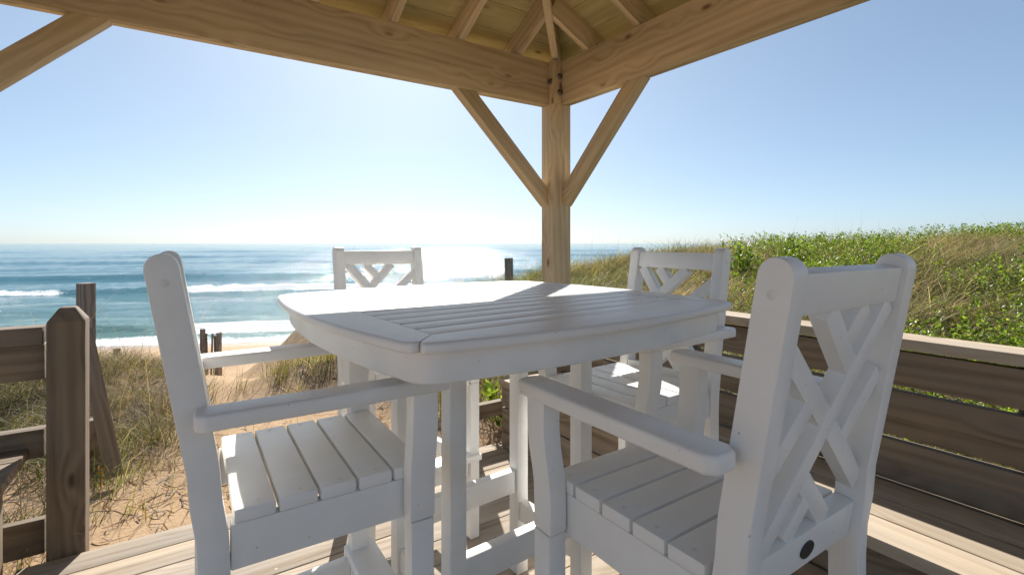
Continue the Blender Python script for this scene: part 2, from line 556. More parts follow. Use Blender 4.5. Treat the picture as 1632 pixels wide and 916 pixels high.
# ------------------------------------------------------------------ deck
deck = bpy.data.objects.new('deck', None); col.objects.link(deck); deck['kind'] = 'structure'
yb = 2.625
k = 0
while yb > -2.4:
    w = 0.1395
    dz = random.uniform(-0.0012, 0.0012)
    x0, x1 = (-0.52 if k == 0 else -1.5), 2.3
    bar('deck_board', (x0, yb - w / 2, -0.019 + dz), (x1, yb - w / 2 + random.uniform(-.0012, .0012), -0.019 + dz), w, 0.038, 'deck', deck, bevel=0.004)
    yb -= 0.1448 + random.uniform(-0.0006, 0.0006)
    k += 1
bar('rim_joist', (-1.5, 2.600, -0.135), (2.3, 2.600, -0.135), 0.038, 0.18, 'fence', deck)
for x in (-1.3, -0.5, 0.3, 1.1, 1.9):
    bar('joist', (x, -2.2, -0.135), (x, 2.575, -0.135), 0.038, 0.18, 'fence', deck)

bm = bmesh.new()
for ob in [o for o in deck.children if o.name.startswith('deck_board')]:
    c_ = ob.matrix_basis.translation
    for x in (-1.3, -0.5, 0.3, 1.1, 1.9):
        for dy in (-0.045, 0.045):
            if x < -0.52 and c_.y > 2.5: continue
            q = Vector((x + random.uniform(-.012, .012), c_.y + dy + random.uniform(-.006, .006), c_.z + 0.0193))
            bmesh.ops.create_circle(bm, cap_ends=True, segments=8, radius=0.0055, matrix=Matrix.Translation(q))
scr = link('screw_heads', bm_to_mesh(bm, 'screw_heads', 0), 'bolt', deck)
scr['kind'] = 'stuff'

# ------------------------------------------------------------------ gazebo
GX, GY = 2.12, 2.63                 # centre of the corner post
SP = 3.11                           # post spacing
HB, BT = 2.17, 0.286                # beam underside, beam depth
gz0 = (GX - SP / 2, GY - SP / 2, 0)
gaz = thing('gazebo', 'square timber gazebo with pine beams, knee braces and open rafters over the table', 'gazebo', gz0)
PW = 0.14
corners = [(GX, GY), (GX - SP, GY), (GX, GY - SP), (GX - SP, GY - SP)]
for cx, cy in corners:
    sx_ = 1 if cx > gz0[0] else -1
    sy_ = 1 if cy > gz0[1] else -1
    lo = (cx, cy, -0.2)
    po = bar('post', lo, (cx, cy, HB), PW, PW, 'pine', gaz, gz0, up=(1, 0, 0), bevel=0.006)
    ix, iy = cx - sx_ * 0.038, cy - sy_ * 0.038      # tongue left between the notched-in beams
    bar('post_tongue', (ix, iy, HB - 0.002), (ix, iy, HB + BT + 0.0), 0.0635, 0.0635, 'pine', gaz, gz0, up=(1, 0, 0), bevel=0.006)
    for bx_, by_, bz_ in ((-1, 0.008, 0.10), (0.012, -1, 0.045), (0.012, -1, 0.15), ):
        bm = bmesh.new()
        bmesh.ops.create_cone(bm, cap_ends=True, segments=12, radius1=0.021, radius2=0.015, depth=0.014)
        me = bm_to_mesh(bm, 'bolt', 0.002, 1)
        b = link('bolt', me, 'bolt', gaz, gz0)
        if bx_ == -1:
            b.location = (ix - sx_ * 0.0378, iy + by_ * sy_, HB + bz_ + 0.05)
            b.rotation_euler = (0, R(-90) * sx_, 0)
        else:
            b.location = (ix + bx_ * sx_, iy - sy_ * 0.0378, HB + bz_ + 0.03)
            b.rotation_euler = (R(90) * sy_, 0, 0)
# double-ply beams: the inner face sits 64 mm behind the post's inner face
inn = PW / 2 - 0.064
zc = HB + BT / 2
for s in (1, -1):
    yo = GY if s == 1 else GY - SP
    for q in (0, 1):
        yy = yo + s * (-inn + 0.0195 + q * 0.0385)
        xa, xb = GX - SP - 0.07, GX + 0.07
        if q == 0: xa, xb = GX - SP - 0.005, GX + 0.005
        bar('beam', (xa, yy, zc), (xb, yy, zc), 0.038, BT, 'pine', gaz, gz0, bevel=0.003)
        xo = GX if s == 1 else GX - SP
        xx = xo + s * (-inn + 0.0195 + q * 0.0385)
        ya, yb_ = GY - SP - 0.005, GY + 0.005
        if q == 1: ya, yb_ = GY - SP - 0.006, GY + 0.006
        bar('beam', (xx, ya + (0.04 if q == 0 else 0), zc - 0.0015), (xx, yb_ - (0.012 if q == 0 else 0), zc - 0.0015), 0.038, BT - 0.003, 'pine', gaz, gz0, bevel=0.003)
# knee braces at 45 degrees, flush with the beams' inner faces
bw = 0.089
for cx, cy in corners:
    sx_ = -1 if cx > gz0[0] else 1
    sy_ = -1 if cy > gz0[1] else 1
    d = 0.68 - bw * 0.7071
    for axis in (0, 1):
        if axis == 0:
            f = cx + sx_ * PW / 2
            yy = cy - sy_ * (-inn + bw / 2 - 0.0) * 1.0
            yy = cy + sy_ * (inn - bw / 2)
            p0 = (f, yy, HB - d); p1 = (f + sx_ * d, yy, HB)
        else:
            f = cy + sy_ * PW / 2
            xx = cx + sx_ * (inn - bw / 2)
            p0 = (xx, f, HB - d); p1 = (xx, f + sy_ * d, HB)
        br_ = bar('brace', p0, p1, bw - 0.012, bw, 'pine', gaz, gz0, e0=(1, 0), e1=(-1, 0), bevel=0.003)
# roof: rafters at 6/12, hips, plank sheathing
PITCH = 0.5
TOPZ = HB + BT                       # rafters bear on the beams' inner top edges
RAFT = 0.14
IN = SP / 2 + inn                    # distance centre -> inner beam face
cxg, cyg = gz0[0], gz0[1]
OV = 0.17                            # overhang beyond the inner face
def zr(dist):                        # underside of rafters, dist = horizontal distance from centre
    return TOPZ + (IN - dist) * PITCH
offs = [0.30, 0.72, 1.14, 1.555, 1.97, 2.39, 2.81]
ca = math.cos(math.atan(PITCH))
for side in range(4):
    for o_ in offs:
        t = o_ - SP / 2                                   # position along the side, from its middle
        dmin = abs(t) + 0.03                              # meets the hip here
        if abs(t) < 0.01: dmin = 0.03
        d0, d1 = IN + OV, dmin
        def pt(d, t, z):
            return {0: (cxg + t, cyg + d, z), 1: (cxg + d, cyg + t, z), 2: (cxg + t, cyg - d, z), 3: (cxg - d, cyg + t, z)}[side]
        zz = RAFT / 2 / ca
        bar('rafter', pt(d0, t, zr(d0) + zz), pt(d1, t, zr(d1) + zz), 0.038, RAFT, 'pine', gaz, gz0, bevel=0.002)
for sx_, sy_ in ((1, 1), (1, -1), (-1, 1), (-1, -1)):
    d0, d1 = IN + OV - 0.02, 0.05
    zz = 0.062
    bar('hip_rafter', (cxg + sx_ * d0, cyg + sy_ * d0, zr(d0) + zz), (cxg + sx_ * d1, cyg + sy_ * d1, zr(d1) + zz), 0.045, 0.15, 'pine', gaz, gz0, bevel=0.002)
# sheathing planks: each a trapezoid strip parallel to its eave
pl = 0.184
slope_len = (IN + OV + 0.03) / ca
nn = int(slope_len / pl) + 1
for side in range(4):
    for k in range(nn):
        s0, s1 = k * pl, min((k + 1) * pl - 0.004, slope_len - 0.01)
        if s1 <= s0 + 0.02: continue
        dd0, dd1 = IN + OV + 0.03 - s0 * ca, IN + OV + 0.03 - s1 * ca
        bm = bmesh.new()
        vs = []
        base = RAFT / ca + 0.002
        for up_ in (0, 0.019):
            for d_, w_ in ((dd0, dd0), (dd1, dd1)):
                for sg in (-1, 1):
                    vs.append(bm.verts.new((sg * max(w_, 0.002), (d_ - (dd0 + dd1) / 2), (zr(d_) - zr((dd0 + dd1) / 2)) + up_)))
        for f in ((0, 1, 3, 2), (4, 6, 7, 5), (0, 4, 5, 1), (2, 3, 7, 6), (0, 2, 6, 4), (1, 5, 7, 3)):
            bm.faces.new([vs[q] for q in f])
        bmesh.ops.recalc_face_normals(bm, faces=bm.faces)
        o = link('roof_plank', bm_to_mesh(bm, 'roof_plank', 0, 1, False), 'pine_roof', gaz, gz0)
        dm = (dd0 + dd1) / 2
        o.location = Vector((cxg, cyg, zr(dm) + base)) + Vector({0: (0, dm, 0), 1: (dm, 0, 0), 2: (0, -dm, 0), 3: (-dm, 0, 0)}[side])
        o.rotation_euler = (0, 0, {0: 0, 1: R(-90), 2: R(180), 3: R(90)}[side])
# roof covering over the planks
bm = bmesh.new()
E = IN + OV + 0.05
base = RAFT / ca + 0.03
ring = [bm.verts.new((sx_ * E, sy_ * E, zr(E) + base)) for sx_, sy_ in ((1, 1), (-1, 1), (-1, -1), (1, -1))]
ap = bm.verts.new((0, 0, zr(0) + base))
for q in range(4):
    bm.faces.new((ring[q], ring[(q + 1) % 4], ap))
bmesh.ops.solidify(bm, geom=bm.faces[:], thickness=-0.012)
o = link('roof_covering', bm_to_mesh(bm, 'roof_covering', 0, 1, False), 'shingle', gaz, gz0)
o.location = (cxg, cyg, 0)

# ------------------------------------------------------------------ built-in bench with plank back (right side)
bo = (1.83, 0.9, 0)
bench = thing('built_in_bench', 'long weathered plank bench with tall slatted back and cap rail along the right side', 'bench', bo)
by0, by1 = -1.2, 2.54
bar('seat_board', (1.665, by0, 0.411), (1.665, by1, 0.411), 0.13, 0.038, 'bench_top', bench, bo, bevel=0.005)
bar('seat_board', (1.803, by0, 0.411), (1.803, by1, 0.411), 0.138, 0.038, 'bench_top', bench, bo, bevel=0.005)
bar('seat_board', (1.947, by0, 0.411), (1.947, by1, 0.411), 0.138, 0.038, 'bench_top', bench, bo, bevel=0.005)
bar('skirt_board', (1.645, by0, 0.325), (1.645, by1, 0.325), 0.038, 0.13, 'bench', bench, bo)
bar('skirt_board', (1.647, by0, 0.18), (1.647, by1, 0.18), 0.038, 0.14, 'bench', bench, bo)
bar('skirt_board', (1.646, by0, 0.055), (1.646, by1, 0.055), 0.038, 0.10, 'bench', bench, bo)
for zlo, zhi in ((0.418, 0.560), (0.576, 0.733), (0.752, 0.872)):
    bar('back_board', (2.085, by0, (zlo + zhi) / 2), (2.085, by1, (zlo + zhi) / 2), 0.038, zhi - zlo, 'bench', bench, bo, bevel=0.004)
bar('back_board', (2.084, by0, 0.33), (2.084, by1, 0.33), 0.038, 0.15, 'bench', bench, bo, bevel=0.004)
bar('cap_rail', (2.125, by0, 0.900), (2.125, by1, 0.900), 0.14, 0.038, 'bench_top', bench, bo, bevel=0.005)
for y in (-0.9, 0.35, 1.6):
    bar('back_post', (2.15, y, -0.2), (2.15, y, 0.878), 0.088, 0.088, 'bench', bench, bo, up=(1, 0, 0))

# ------------------------------------------------------------------ railings on the seaward side
fo = (-0.385, 2.70, 0)
rail = thing('railing', 'weathered wooden railing with peaked square post beside the sandy opening, on the left', 'railing', fo)
def peaked_post(cx, cy, w, top, parent, origin, mat='fence'):
    bm = bmesh.new()
    z0 = -0.35
    a = w / 2
    lv = [(a, z0), (a, top - 0.055), (a * 0.42, top)]
    rings = []
    for r_, z in lv:
        rings.append([bm.verts.new((z, sy * r_ if True else 0, sx * r_)) for sx, sy in ((-1, -1), (1, -1), (1, 1), (-1, 1))])
    for q in range(len(rings) - 1):
        for e in range(4):
            bm.faces.new((rings[q][e], rings[q][(e + 1) % 4], rings[q + 1][(e + 1) % 4], rings[q + 1][e]))
    bm.faces.new(rings[-1]); bm.faces.new(rings[0][::-1])
    bmesh.ops.recalc_face_normals(bm, faces=bm.faces)
    o = link('post', bm_to_mesh(bm, 'post', 0.004, 1), mat, parent, origin)
    o.matrix_basis = Matrix.Translation((cx, cy, 0)) @ Matrix(((0, 0, 1, 0), (0, 1, 0, 0), (1, 0, 0, 0), (0, 0, 0, 1)))
    return o
peaked_post(-0.380, 2.70, 0.118, 0.985, rail, fo)
bar('rail', (-2.2, 2.735, 0.875), (-0.457, 2.735, 0.875), 0.089, 0.07, 'fence', rail, fo)
bar('rail', (-2.2, 2.742, 0.765), (-0.457, 2.742, 0.765), 0.038, 0.14, 'fence', rail, fo)
bar('rail', (-2.2, 2.742, 0.44), (-0.457, 2.742, 0.44), 0.06, 0.115, 'fence', rail, fo)
bar('rail', (-2.2, 2.742, 0.06), (-0.457, 2.742, 0.06), 0.038, 0.14, 'fence', rail, fo)

ro = (1.44, 2.68, 0)
rail2 = thing('railing', 'short wooden railing between the opening and the gazebo post, seen beneath the table', 'railing', ro)
peaked_post(1.44, 2.68, 0.115, 0.95, rail2, ro)
for z, h_ in ((0.87, 0.08), (0.54, 0.09), (0.19, 0.09)):
    bar('rail', (1.50, 2.70, z), (2.045, 2.70, z), 0.05, h_, 'fence', rail2, ro)

# end of a second bench at the left frame edge
lo_ = (-1.0, 2.45, 0)
lb = thing('bench', 'grey plank bench end beneath the railing at the left picture edge', 'bench', lo_)
for y in (2.35, 2.495, 2.64):
    bar('seat_board', (-1.9, y, 0.411), (-0.50, y, 0.411), 0.138, 0.038, 'bench', lb, lo_, bevel=0.005)
bar('apron', (-1.9, 2.32, 0.335), (-0.56, 2.32, 0.335), 0.038, 0.11, 'bench', lb, lo_)
bar('leg', (-0.60, 2.48, -0.01), (-0.60, 2.48, 0.39), 0.09, 0.28, 'bench', lb, lo_, up=(0, 1, 0))

# ------------------------------------------------------------------ walkway handrail and posts beyond the deck
def gpt(px, py, v):
    """a point straight out along a sight line, v metres ahead"""
    u = (px - 816) / 790 * v
    X, Y = to_xy(u, v)
    return Vector((X, Y, H - (py - 387) / 790 * v))
hp0 = gpt(137, 540, 2.95); hp1 = gpt(180, 745, 2.75)
hb = thing('handrail', 'tilted weathered plank handrail dropping to the sand behind the left railing post', 'handrail', (hp1.x, hp1.y, float(ground_h(hp1.x, hp1.y))))
org = tuple(hb.location)
dirv = (hp0 - hp1).normalized()
bar('rail', hp1 - dirv * 0.05, hp0 + dirv * 0.06, 0.038, 0.075, 'fence', hb, org, up=(1, 0.3, 0))
pp = gpt(152, 700, 2.9)
bar('post', (pp.x, pp.y, float(ground_h(pp.x, pp.y)) - 0.2), (pp.x, pp.y, hp1.z + 0.22), 0.07, 0.07, 'fence', hb, org, up=(1, 0, 0))

def lone_post(px, top, v, w, label):
    t = gpt(px, top, v)
    g = float(ground_h(t.x, t.y))
    o = thing('wooden_post', label, 'post', (t.x, t.y, g))
    bar('shaft', (t.x, t.y, g - 0.3), (t.x, t.y, t.z), w, w, 'driftwood', o, (t.x, t.y, g), up=(0.8, 0.6, 0), bevel=0.006)
    return o
op = lone_post(137, 451, 4.6, 0.105, 'tall dark square post rising behind the left railing post against the sea')
bar('slat', gpt(127, 462, 4.6), gpt(128, 640, 4.55), 0.012, 0.03, 'driftwood', op, tuple(op.location), up=(0, 1, 0))
lone_post(811, 411, 8.5, 0.115, 'short dark post in the dune grass just left of the gazebo post')
lone_post(186, 555, 9.5, 0.085, 'small far post stub in the sand between left railing and chair')

# sand fence down by the beach
sf0 = gpt(325, 620, 7.2)
sf = thing('sand_fence', 'small grey slatted sand fence down on the beach behind the left chair', 'fence', (sf0.x, sf0.y, float(ground_h(sf0.x, sf0.y))))
so = tuple(sf.location)
for px, top in ((323, 524), (349, 530)):
    t = gpt(px, top, 7.2); g = float(ground_h(t.x, t.y))
    bar('post', (t.x, t.y, g - 0.2), (t.x, t.y, t.z), 0.052, 0.052, 'driftwood', sf, so, up=(0.8, 0.6, 0))
for q in range(7):
    px = 327 + q * 4.4
    t = gpt(px, 534 + random.uniform(-5, 5), 7.25); g = float(ground_h(t.x, t.y))
    e = Vector((random.uniform(-.03, .03), random.uniform(-.03, .03), 0))
    bar('slat', Vector((t.x, t.y, g - 0.1)), t + e, 0.012, 0.03, 'driftwood', sf, so, up=(0.6, 0.8, 0), bevel=0.001)
sw_ = [gpt(325 + 5 * q, 545 + (q % 2), 7.22) for q in range(6)]
bar('wire', sw_[0], sw_[-1], 0.005, 0.005, 'bolt', sf, so, bevel=0)

# ------------------------------------------------------------------ table
def bowed(half_c, bow, rc, n=14, nc=7):
    """square outline with sides bowed outwards and rounded corners"""
    pts = []
    for s in range(4):
        a = s * math.pi / 2
        ca_, sa_ = math.cos(a), math.sin(a)
        e = half_c - rc
        for q in range(n + 1):
            t = -1 + 2 * q / n
            x = half_c + bow * (1 - t * t); y = t * e
            pts.append((x * ca_ - y * sa_, x * sa_ + y * ca_))
        for q in range(1, nc):
            b_ = q / nc * math.pi / 2
            x = e + rc * math.cos(b_); y = e + rc * math.sin(b_)
            pts.append((x * ca_ - y * sa_, x * sa_ + y * ca_))
    return pts
TT = 1.067
F = 0.463
tab = thing('dining_table', 'white bar-height table with slatted square top and bowed edges', 'table', (0.844, 1.379, 0), R(3.2))
out = bowed(0.548, 0.042, 0.085)
SL = 12
pit = 2 * F / SL
for q in range(SL):
    y = -F + pit * (q + 0.5)
    o = link('slat', box_mesh('slat', 2 * F - 0.006, pit - 0.0085, 0.020, 0.0035), 'white', tab)
    o.location = (0, y, TT - 0.010)
# four mitred frame boards
for s in range(4):
    a = s * math.pi / 2
    sel = [p for p in out if True]
    # points of the outline that belong to this side: |angle| < 45deg about the side's direction
    side_pts = []
    for (x, y) in out:
        xr = x * math.cos(-a) - y * math.sin(-a); yr = x * math.sin(-a) + y * math.cos(-a)
        if xr > 0 and abs(yr) < xr - 0.0005:
            side_pts.append((xr, yr))
    side_pts.sort(key=lambda q: q[1])
    g = 0.0012
    diag = max(min(p[0], abs(p[1])) for p in out if abs(abs(p[0]) - abs(p[1])) < 0.03)
    side_pts = [(diag + 0.001, -diag + g * 1.4)] + side_pts + [(diag + 0.001, diag - g * 1.4)]
    poly = [(F + 0.002, -F - 0.002 + g * 1.4)] + side_pts + [(F + 0.002, F + 0.002 - g * 1.4)]
    poly = [(x * math.cos(a) - y * math.sin(a), x * math.sin(a) + y * math.cos(a)) for x, y in poly]
    prism('top_frame', poly, 'z', TT - 0.021, TT + 0.0008, 'white', tab, 0.0085, 3, skip=lambda e: any(abs(abs(v.co.x) - abs(v.co.y)) < 0.004 and max(abs(v.co.x), abs(v.co.y)) < F + 0.01 for v in e.verts) or all(abs(abs(v.co.x) - abs(v.co.y)) < 0.004 for v in e.verts))
# bowed apron
o1 = bowed(0.515, 0.040, 0.075); o2 = bowed(0.492, 0.040, 0.06)
bm = bmesh.new()
n = len(o1)
A_ = [[bm.verts.new((x, y, z)) for x, y in o] for o, z in ((o1, TT - 0.022), (o1, 0.981), (o2, 0.981), (o2, TT - 0.022))]
for q in range(n):
    j = (q + 1) % n
    for e in range(4):
        bm.faces.new((A_[e][q], A_[e][j], A_[(e + 1) % 4][j], A_[(e + 1) % 4][q]))
bmesh.ops.recalc_face_normals(bm, faces=bm.faces)
link('apron', bm_to_mesh(bm, 'apron', 0.003, 1), 'white', tab)
la, lb_ = 0.240, 0.167
for sx_ in (-1, 1):
    for sy_ in (-1, 1):
        prism('leg', [(sx_ * la + x, sy_ * lb_ + y) for x, y in ((-.026, -.026), (.026, -.026), (.026, .026), (-.026, .026))], 'z', 0.0, 1.0, 'white', tab, 0.006, 2)
for sy_ in (-1, 1):
    bar('stretcher', (-la + 0.027, sy_ * lb_, 0.350), (la - 0.027, sy_ * lb_, 0.350), 0.035, 0.082, 'white', tab, bevel=0.004)
    bar('bearer', (-0.50, sy_ * lb_, 1.018), (0.50, sy_ * lb_, 1.018), 0.04, 0.035, 'white', tab)
for sx_ in (-1, 1):
    bar('end_stretcher', (sx_ * la, -lb_ + 0.027, 0.24), (sx_ * la, lb_ - 0.027, 0.24), 0.035, 0.07, 'white', tab, bevel=0.004)

# ------------------------------------------------------------------ chairs
TH = R(9.5)
PX = 0.190                    # half spacing of the back posts
YB, ZB = -0.19, 0.74          # where the back starts to lean
def backpt(s, t, off=0.0):    # s across (-1..1 post to post), t metres up the lean, off = towards the sitter
    return Vector((s, YB - math.sin(TH) * t + math.cos(TH) * off, ZB + math.cos(TH) * t + math.sin(TH) * off))
bn = Vector((0, math.cos(TH), math.sin(TH)))

def make_chair():
    t = thing('bar_chair', 'x', 'chair')
    for sx_ in (-1, 1):
        c = [(YB - 0.012, 0.0), (YB, 0.35), (YB, 0.66), (YB - 0.003, 0.72), (YB - 0.012, 0.78)]
        for q in range(5):
            tt_ = 0.10 + q * 0.085
            p = backpt(0, tt_)
            c.append((p.y, p.z))
        pe = backpt(0, 0.468)
        c.append((pe.y, pe.z))
        hw = 0.0255
        poly = ribbon(c, hw)
        k = len(c)
        up = Vector((-math.sin(TH), math.cos(TH))); sd = Vector((math.cos(TH), math.sin(TH)))
        cap = []
        for q in range(1, 9):
            b_ = math.pi - q / 9 * math.pi
            v = Vector((pe.y, pe.z)) + sd * (hw * math.cos(b_)) + up * (0.026 * math.sin(b_))
            cap.append((v.x, v.y))
        poly = poly[:k] + cap + poly[k:]
        bp_ = prism('back_post', poly, 'x', sx_ * PX - 0.02, sx_ * PX + 0.02, 'white', t, 0.004, 2)
        pg = disc('plug', 0.007, 0.0006, 'white_plug', bp_)
        pz = backpt(0, 0.443)
        pg.location = (sx_ * (PX + 0.0203), pz.y, pz.z); pg.rotation_euler = (0, R(90), 0)
        # armrest
        ax = sx_ * 0.2455
        w2 = 0.033
        pts = []
        for q in range(7):
            b_ = -math.pi / 2 + 0 + q / 6 * math.pi
            pts.append((ax + w2 * math.sin(b_) * 1.0, 0.233 + 0.018 * math.cos(b_)))
        pts = [(ax - w2, -0.205), (ax - w2 + 0.012, -0.222), (ax + w2 - 0.012, -0.222), (ax + w2, -0.205)] + pts[::-1]
        prism('armrest', pts, 'z', 0.930, 0.960, 'white', t, 0.008, 3)
        # arm support flares outwards from the seat rail to the arm
        cc = [(sx_ * x, z) for x, z in ((0.2285, 0.655), (0.2285, 0.71), (0.2295, 0.75), (0.2350, 0.79), (0.2420, 0.83), (0.2455, 0.87), (0.2455, 0.9295))]
        prism('arm_support', ribbon(cc, 0.0215), 'y', 0.162, 0.220, 'white', t, 0.006, 2)
        bar('front_leg', (sx_ * 0.2285, 0.191, 0.0), (sx_ * 0.2285, 0.191, 0.654), 0.044, 0.052, 'white', t, up=(0, 1, 0), bevel=0.005)
        bar('side_rail', (sx_ * 0.192, -0.164, 0.690), (sx_ * 0.192, 0.210, 0.690), 0.026, 0.084, 'white', t, bevel=0.003)
        bar('side_stretcher', (sx_ * 0.205, -0.150, 0.30), (sx_ * 0.2285, 0.163, 0.30), 0.028, 0.065, 'white', t, bevel=0.004)
    for q in range(5):
        y = -0.1620 + 0.0758 * (q + 0.5)
        sl_ = bar('seat_slat', (-0.207, y, 0.7455), (0.207, y, 0.7455), 0.0708, 0.027, 'white', t, bevel=0.006)
        for sx_ in (-1, 1):
            pg = disc('plug', 0.006, 0.0006, 'white_plug', sl_)
            pg.location = (sx_ * 0.186, 0.004 * sx_, 0.0136)
    bar('front_rail', (-0.178, 0.197, 0.690), (0.178, 0.197, 0.690), 0.026, 0.082, 'white', t)
    lr = bar('lower_rail', backpt(-PX + 0.0205, 0.0), backpt(PX - 0.0205, 0.0), 0.034, 0.068, 'white', t, up=(0, -math.sin(TH), math.cos(TH)), bevel=0.005)
    bm = bmesh.new()
    bmesh.ops.create_cone(bm, cap_ends=True, segments=28, radius1=0.021, radius2=0.021, depth=0.003)
    bmesh.ops.scale(bm, vec=(1.0, 0.72, 1), verts=bm.verts)
    bd = link('badge', bm_to_mesh(bm, 'badge', 0.0006, 1), 'badge', lr)
    bd.location = (0.0, -0.0185, 0.0)
    bd.rotation_euler = (R(90), 0, 0)
    up_b = (0, -math.sin(TH), math.cos(TH))
    bar('top_rail', backpt(-PX + 0.0205, 0.443), backpt(PX - 0.0205, 0.443), 0.036, 0.062, 'white', t, up=up_b, bevel=0.006)
    # lattice: coordinates seen from behind, s 0..1 left to right, t 0..1 upwards
    x0, x1 = -PX + 0.0205, PX - 0.0205
    z0, z1 = 0.0345, 0.4115
    def lp(s, q):
        # behind view: left of the viewer is the chair's own left (+y forward, x right)
        return backpt(x0 + (x1 - x0) * s, z0 + (z1 - z0) * q)
    bars = [((0.055, 0.0), (0.945, 1.0), 0.030), ((0.0, 0.88), (0.465, 0.525), 0.026), ((0.535, 0.475), (1.0, 0.10), 0.026),
            ((0.33, 1.0), (0.645, 0.73), 0.026), ((0.67, 0.0), (0.355, 0.27), 0.026),
            ((1.0, 0.66), (0.70, 0.385), 0.026), ((0.0, 0.34), (0.30, 0.615), 0.026),
            ((0.71, 1.0), (0.555, 0.845), 0.026), ((0.29, 0.0), (0.445, 0.155), 0.026)]
    for a, b, th_ in bars:
        pa, pb = lp(*a), lp(*b)
        bar('lattice_bar', pa, pb, 0.038, th_ + 0.002, 'white', t, up=bn, bevel=0.004)
    # footrest in front of the legs, stretcher behind
    bar('footrest', (-0.25, 0.196, 0.346), (0.25, 0.196, 0.346), 0.085, 0.026, 'white', t, bevel=0.006)
    bar('foot_rail', (-0.2055, 0.188, 0.298), (0.2055, 0.188, 0.298), 0.028, 0.066, 'white', t, bevel=0.004)
    bar('back_stretcher', (-0.169, YB, 0.30), (0.169, YB, 0.30), 0.028, 0.065, 'white', t, bevel=0.004)
    return t

def copy_tree(o, parent=None):
    c = o.copy(); col.objects.link(c); c.parent = parent
    for ch in list(o.children):
        copy_tree(ch, c)
    return c

spots = [((0.866, 0.620), 0.0, 'white bar chair nearest on the right, its lattice back turned to the viewer'),
         ((0.243, 1.238), -90 - 0.6, 'white bar chair on the left seen from the side, its seat half in sunlight'),
         ((0.795, 2.03), 180 + 3.2, 'white bar chair behind the table with its back against the sea'),
         ((1.335, 1.235), 90 + 1.5, 'white bar chair across the table beside the plank bench, dune grass behind it')]
ch0 = make_chair()
for q, ((x, y), rz, lab) in enumerate(spots):
    c = ch0 if q == 0 else copy_tree(ch0)
    c.location = (x, y, 0)
    c.rotation_euler = (0, 0, R(rz))
    tag(c, lab, 'chair', 'white bar chairs around the table')

# ------------------------------------------------------------------ vegetation
def leaf_mat(name, trans=0.45, rough=0.5):
    m, nt, p = new_mat(name)
    at = N(nt, 'ShaderNodeAttribute', attribute_name='tint')
    L(nt, at.outputs['Color'], p.inputs['Base Color'])
    p.inputs['Roughness'].default_value = rough
    p.inputs['Specular IOR Level'].default_value = 0.3
    tr = N(nt, 'ShaderNodeBsdfTranslucent')
    L(nt, mixc(nt, 1.0, at.outputs['Color'], (1.25, 1.25, 0.85), 'MULTIPLY'), tr.inputs['Color'])
    mx = N(nt, 'ShaderNodeMixShader')
    mx.inputs[0].default_value = trans
    L(nt, p.outputs[0], mx.inputs[1]); L(nt, tr.outputs[0], mx.inputs[2])
    L(nt, mx.outputs[0], nt.nodes['Material Output'].inputs['Surface'])
    return m
M['grass'] = leaf_mat('dune_grass', 0.4, 0.6)
M['leaf'] = leaf_mat('shrub_leaf', 0.45, 0.35)

def blades(P, hgt_, wid, lean, leandir, tint, curl=1.0, seg=3):
    """P (n,3) roots -> vertices, quads, tris, colours"""
    n = len(P)
    az = rng.uniform(0, 2 * np.pi, n)                    # blade facing
    wx, wy = np.cos(az), np.sin(az)
    lx, ly = np.cos(leandir), np.sin(leandir)
    V = np.zeros((n, 2 * seg + 1, 3), np.float32)
    for k in range(seg + 1):
        f = k / seg
        bend = lean * f ** 1.8
        cz = hgt_ * np.where(lean > 1.2, np.sin(np.minimum(f * 1.9, 2.2)) * 0.75, f * (1 - 0.28 * np.minimum(lean, 1.2) * f))
        c = np.stack([P[:, 0] + lx * bend * hgt_ * curl, P[:, 1] + ly * bend * hgt_ * curl, P[:, 2] + cz], -1)
        w = wid * (1 - f ** 1.5) * 0.5
        if k < seg:
            V[:, 2 * k] = c + np.stack([wx * w, wy * w, 0 * w], -1)
            V[:, 2 * k + 1] = c - np.stack([wx * w, wy * w, 0 * w], -1)
        else:
            V[:, 2 * seg] = c
    base = (np.arange(n) * (2 * seg + 1))[:, None]
    Q = np.concatenate([base + np.array([[2 * k, 2 * k + 1, 2 * k + 3, 2 * k + 2]]) for k in range(seg - 1)], 0)
    T = base + np.array([[2 * seg - 2, 2 * seg - 1, 2 * seg]])
    C = np.repeat(tint[:, None, :], 2 * seg + 1, 1)
    return V.reshape(-1, 3), Q, T, C.reshape(-1, 3)

class Pile:
    def __init__(s): s.V, s.Q, s.T, s.C, s.n = [], [], [], [], 0
    def add(s, V, Q, T, C):
        s.V.append(V); s.C.append(C)
        if Q is not None: s.Q.append(Q + s.n)
        if T is not None: s.T.append(T + s.n)
        s.n += len(V)
    def build(s, name):
        V = np.concatenate(s.V); C = np.concatenate(s.C)
        me = np_mesh(name, V, np.concatenate(s.Q) if s.Q else None, np.concatenate(s.T) if s.T else None)
        add_attr(me, 'tint', np.concatenate([C, np.ones((len(C), 1))], 1), 'COLOR')
        return me

STRAW = np.array([[0.44, 0.34, 0.18], [0.33, 0.235, 0.115], [0.54, 0.44, 0.26], [0.21, 0.14, 0.07]])
GREEN = np.array([[0.13, 0.17, 0.028], [0.18, 0.21, 0.035], [0.07, 0.10, 0.022], [0.23, 0.235, 0.06]])
def tints(n, gfrac):
    g = rng.random(n) < gfrac
    c = np.where(g[:, None], GREEN[rng.integers(0, 4, n)], STRAW[rng.integers(0, 4, n)])
    return c * rng.uniform(0.7, 1.25, (n, 1))

def outside_deck(X, Y):
    return ~((X > -1.6) & (X < 2.27) & (Y < 2.74))

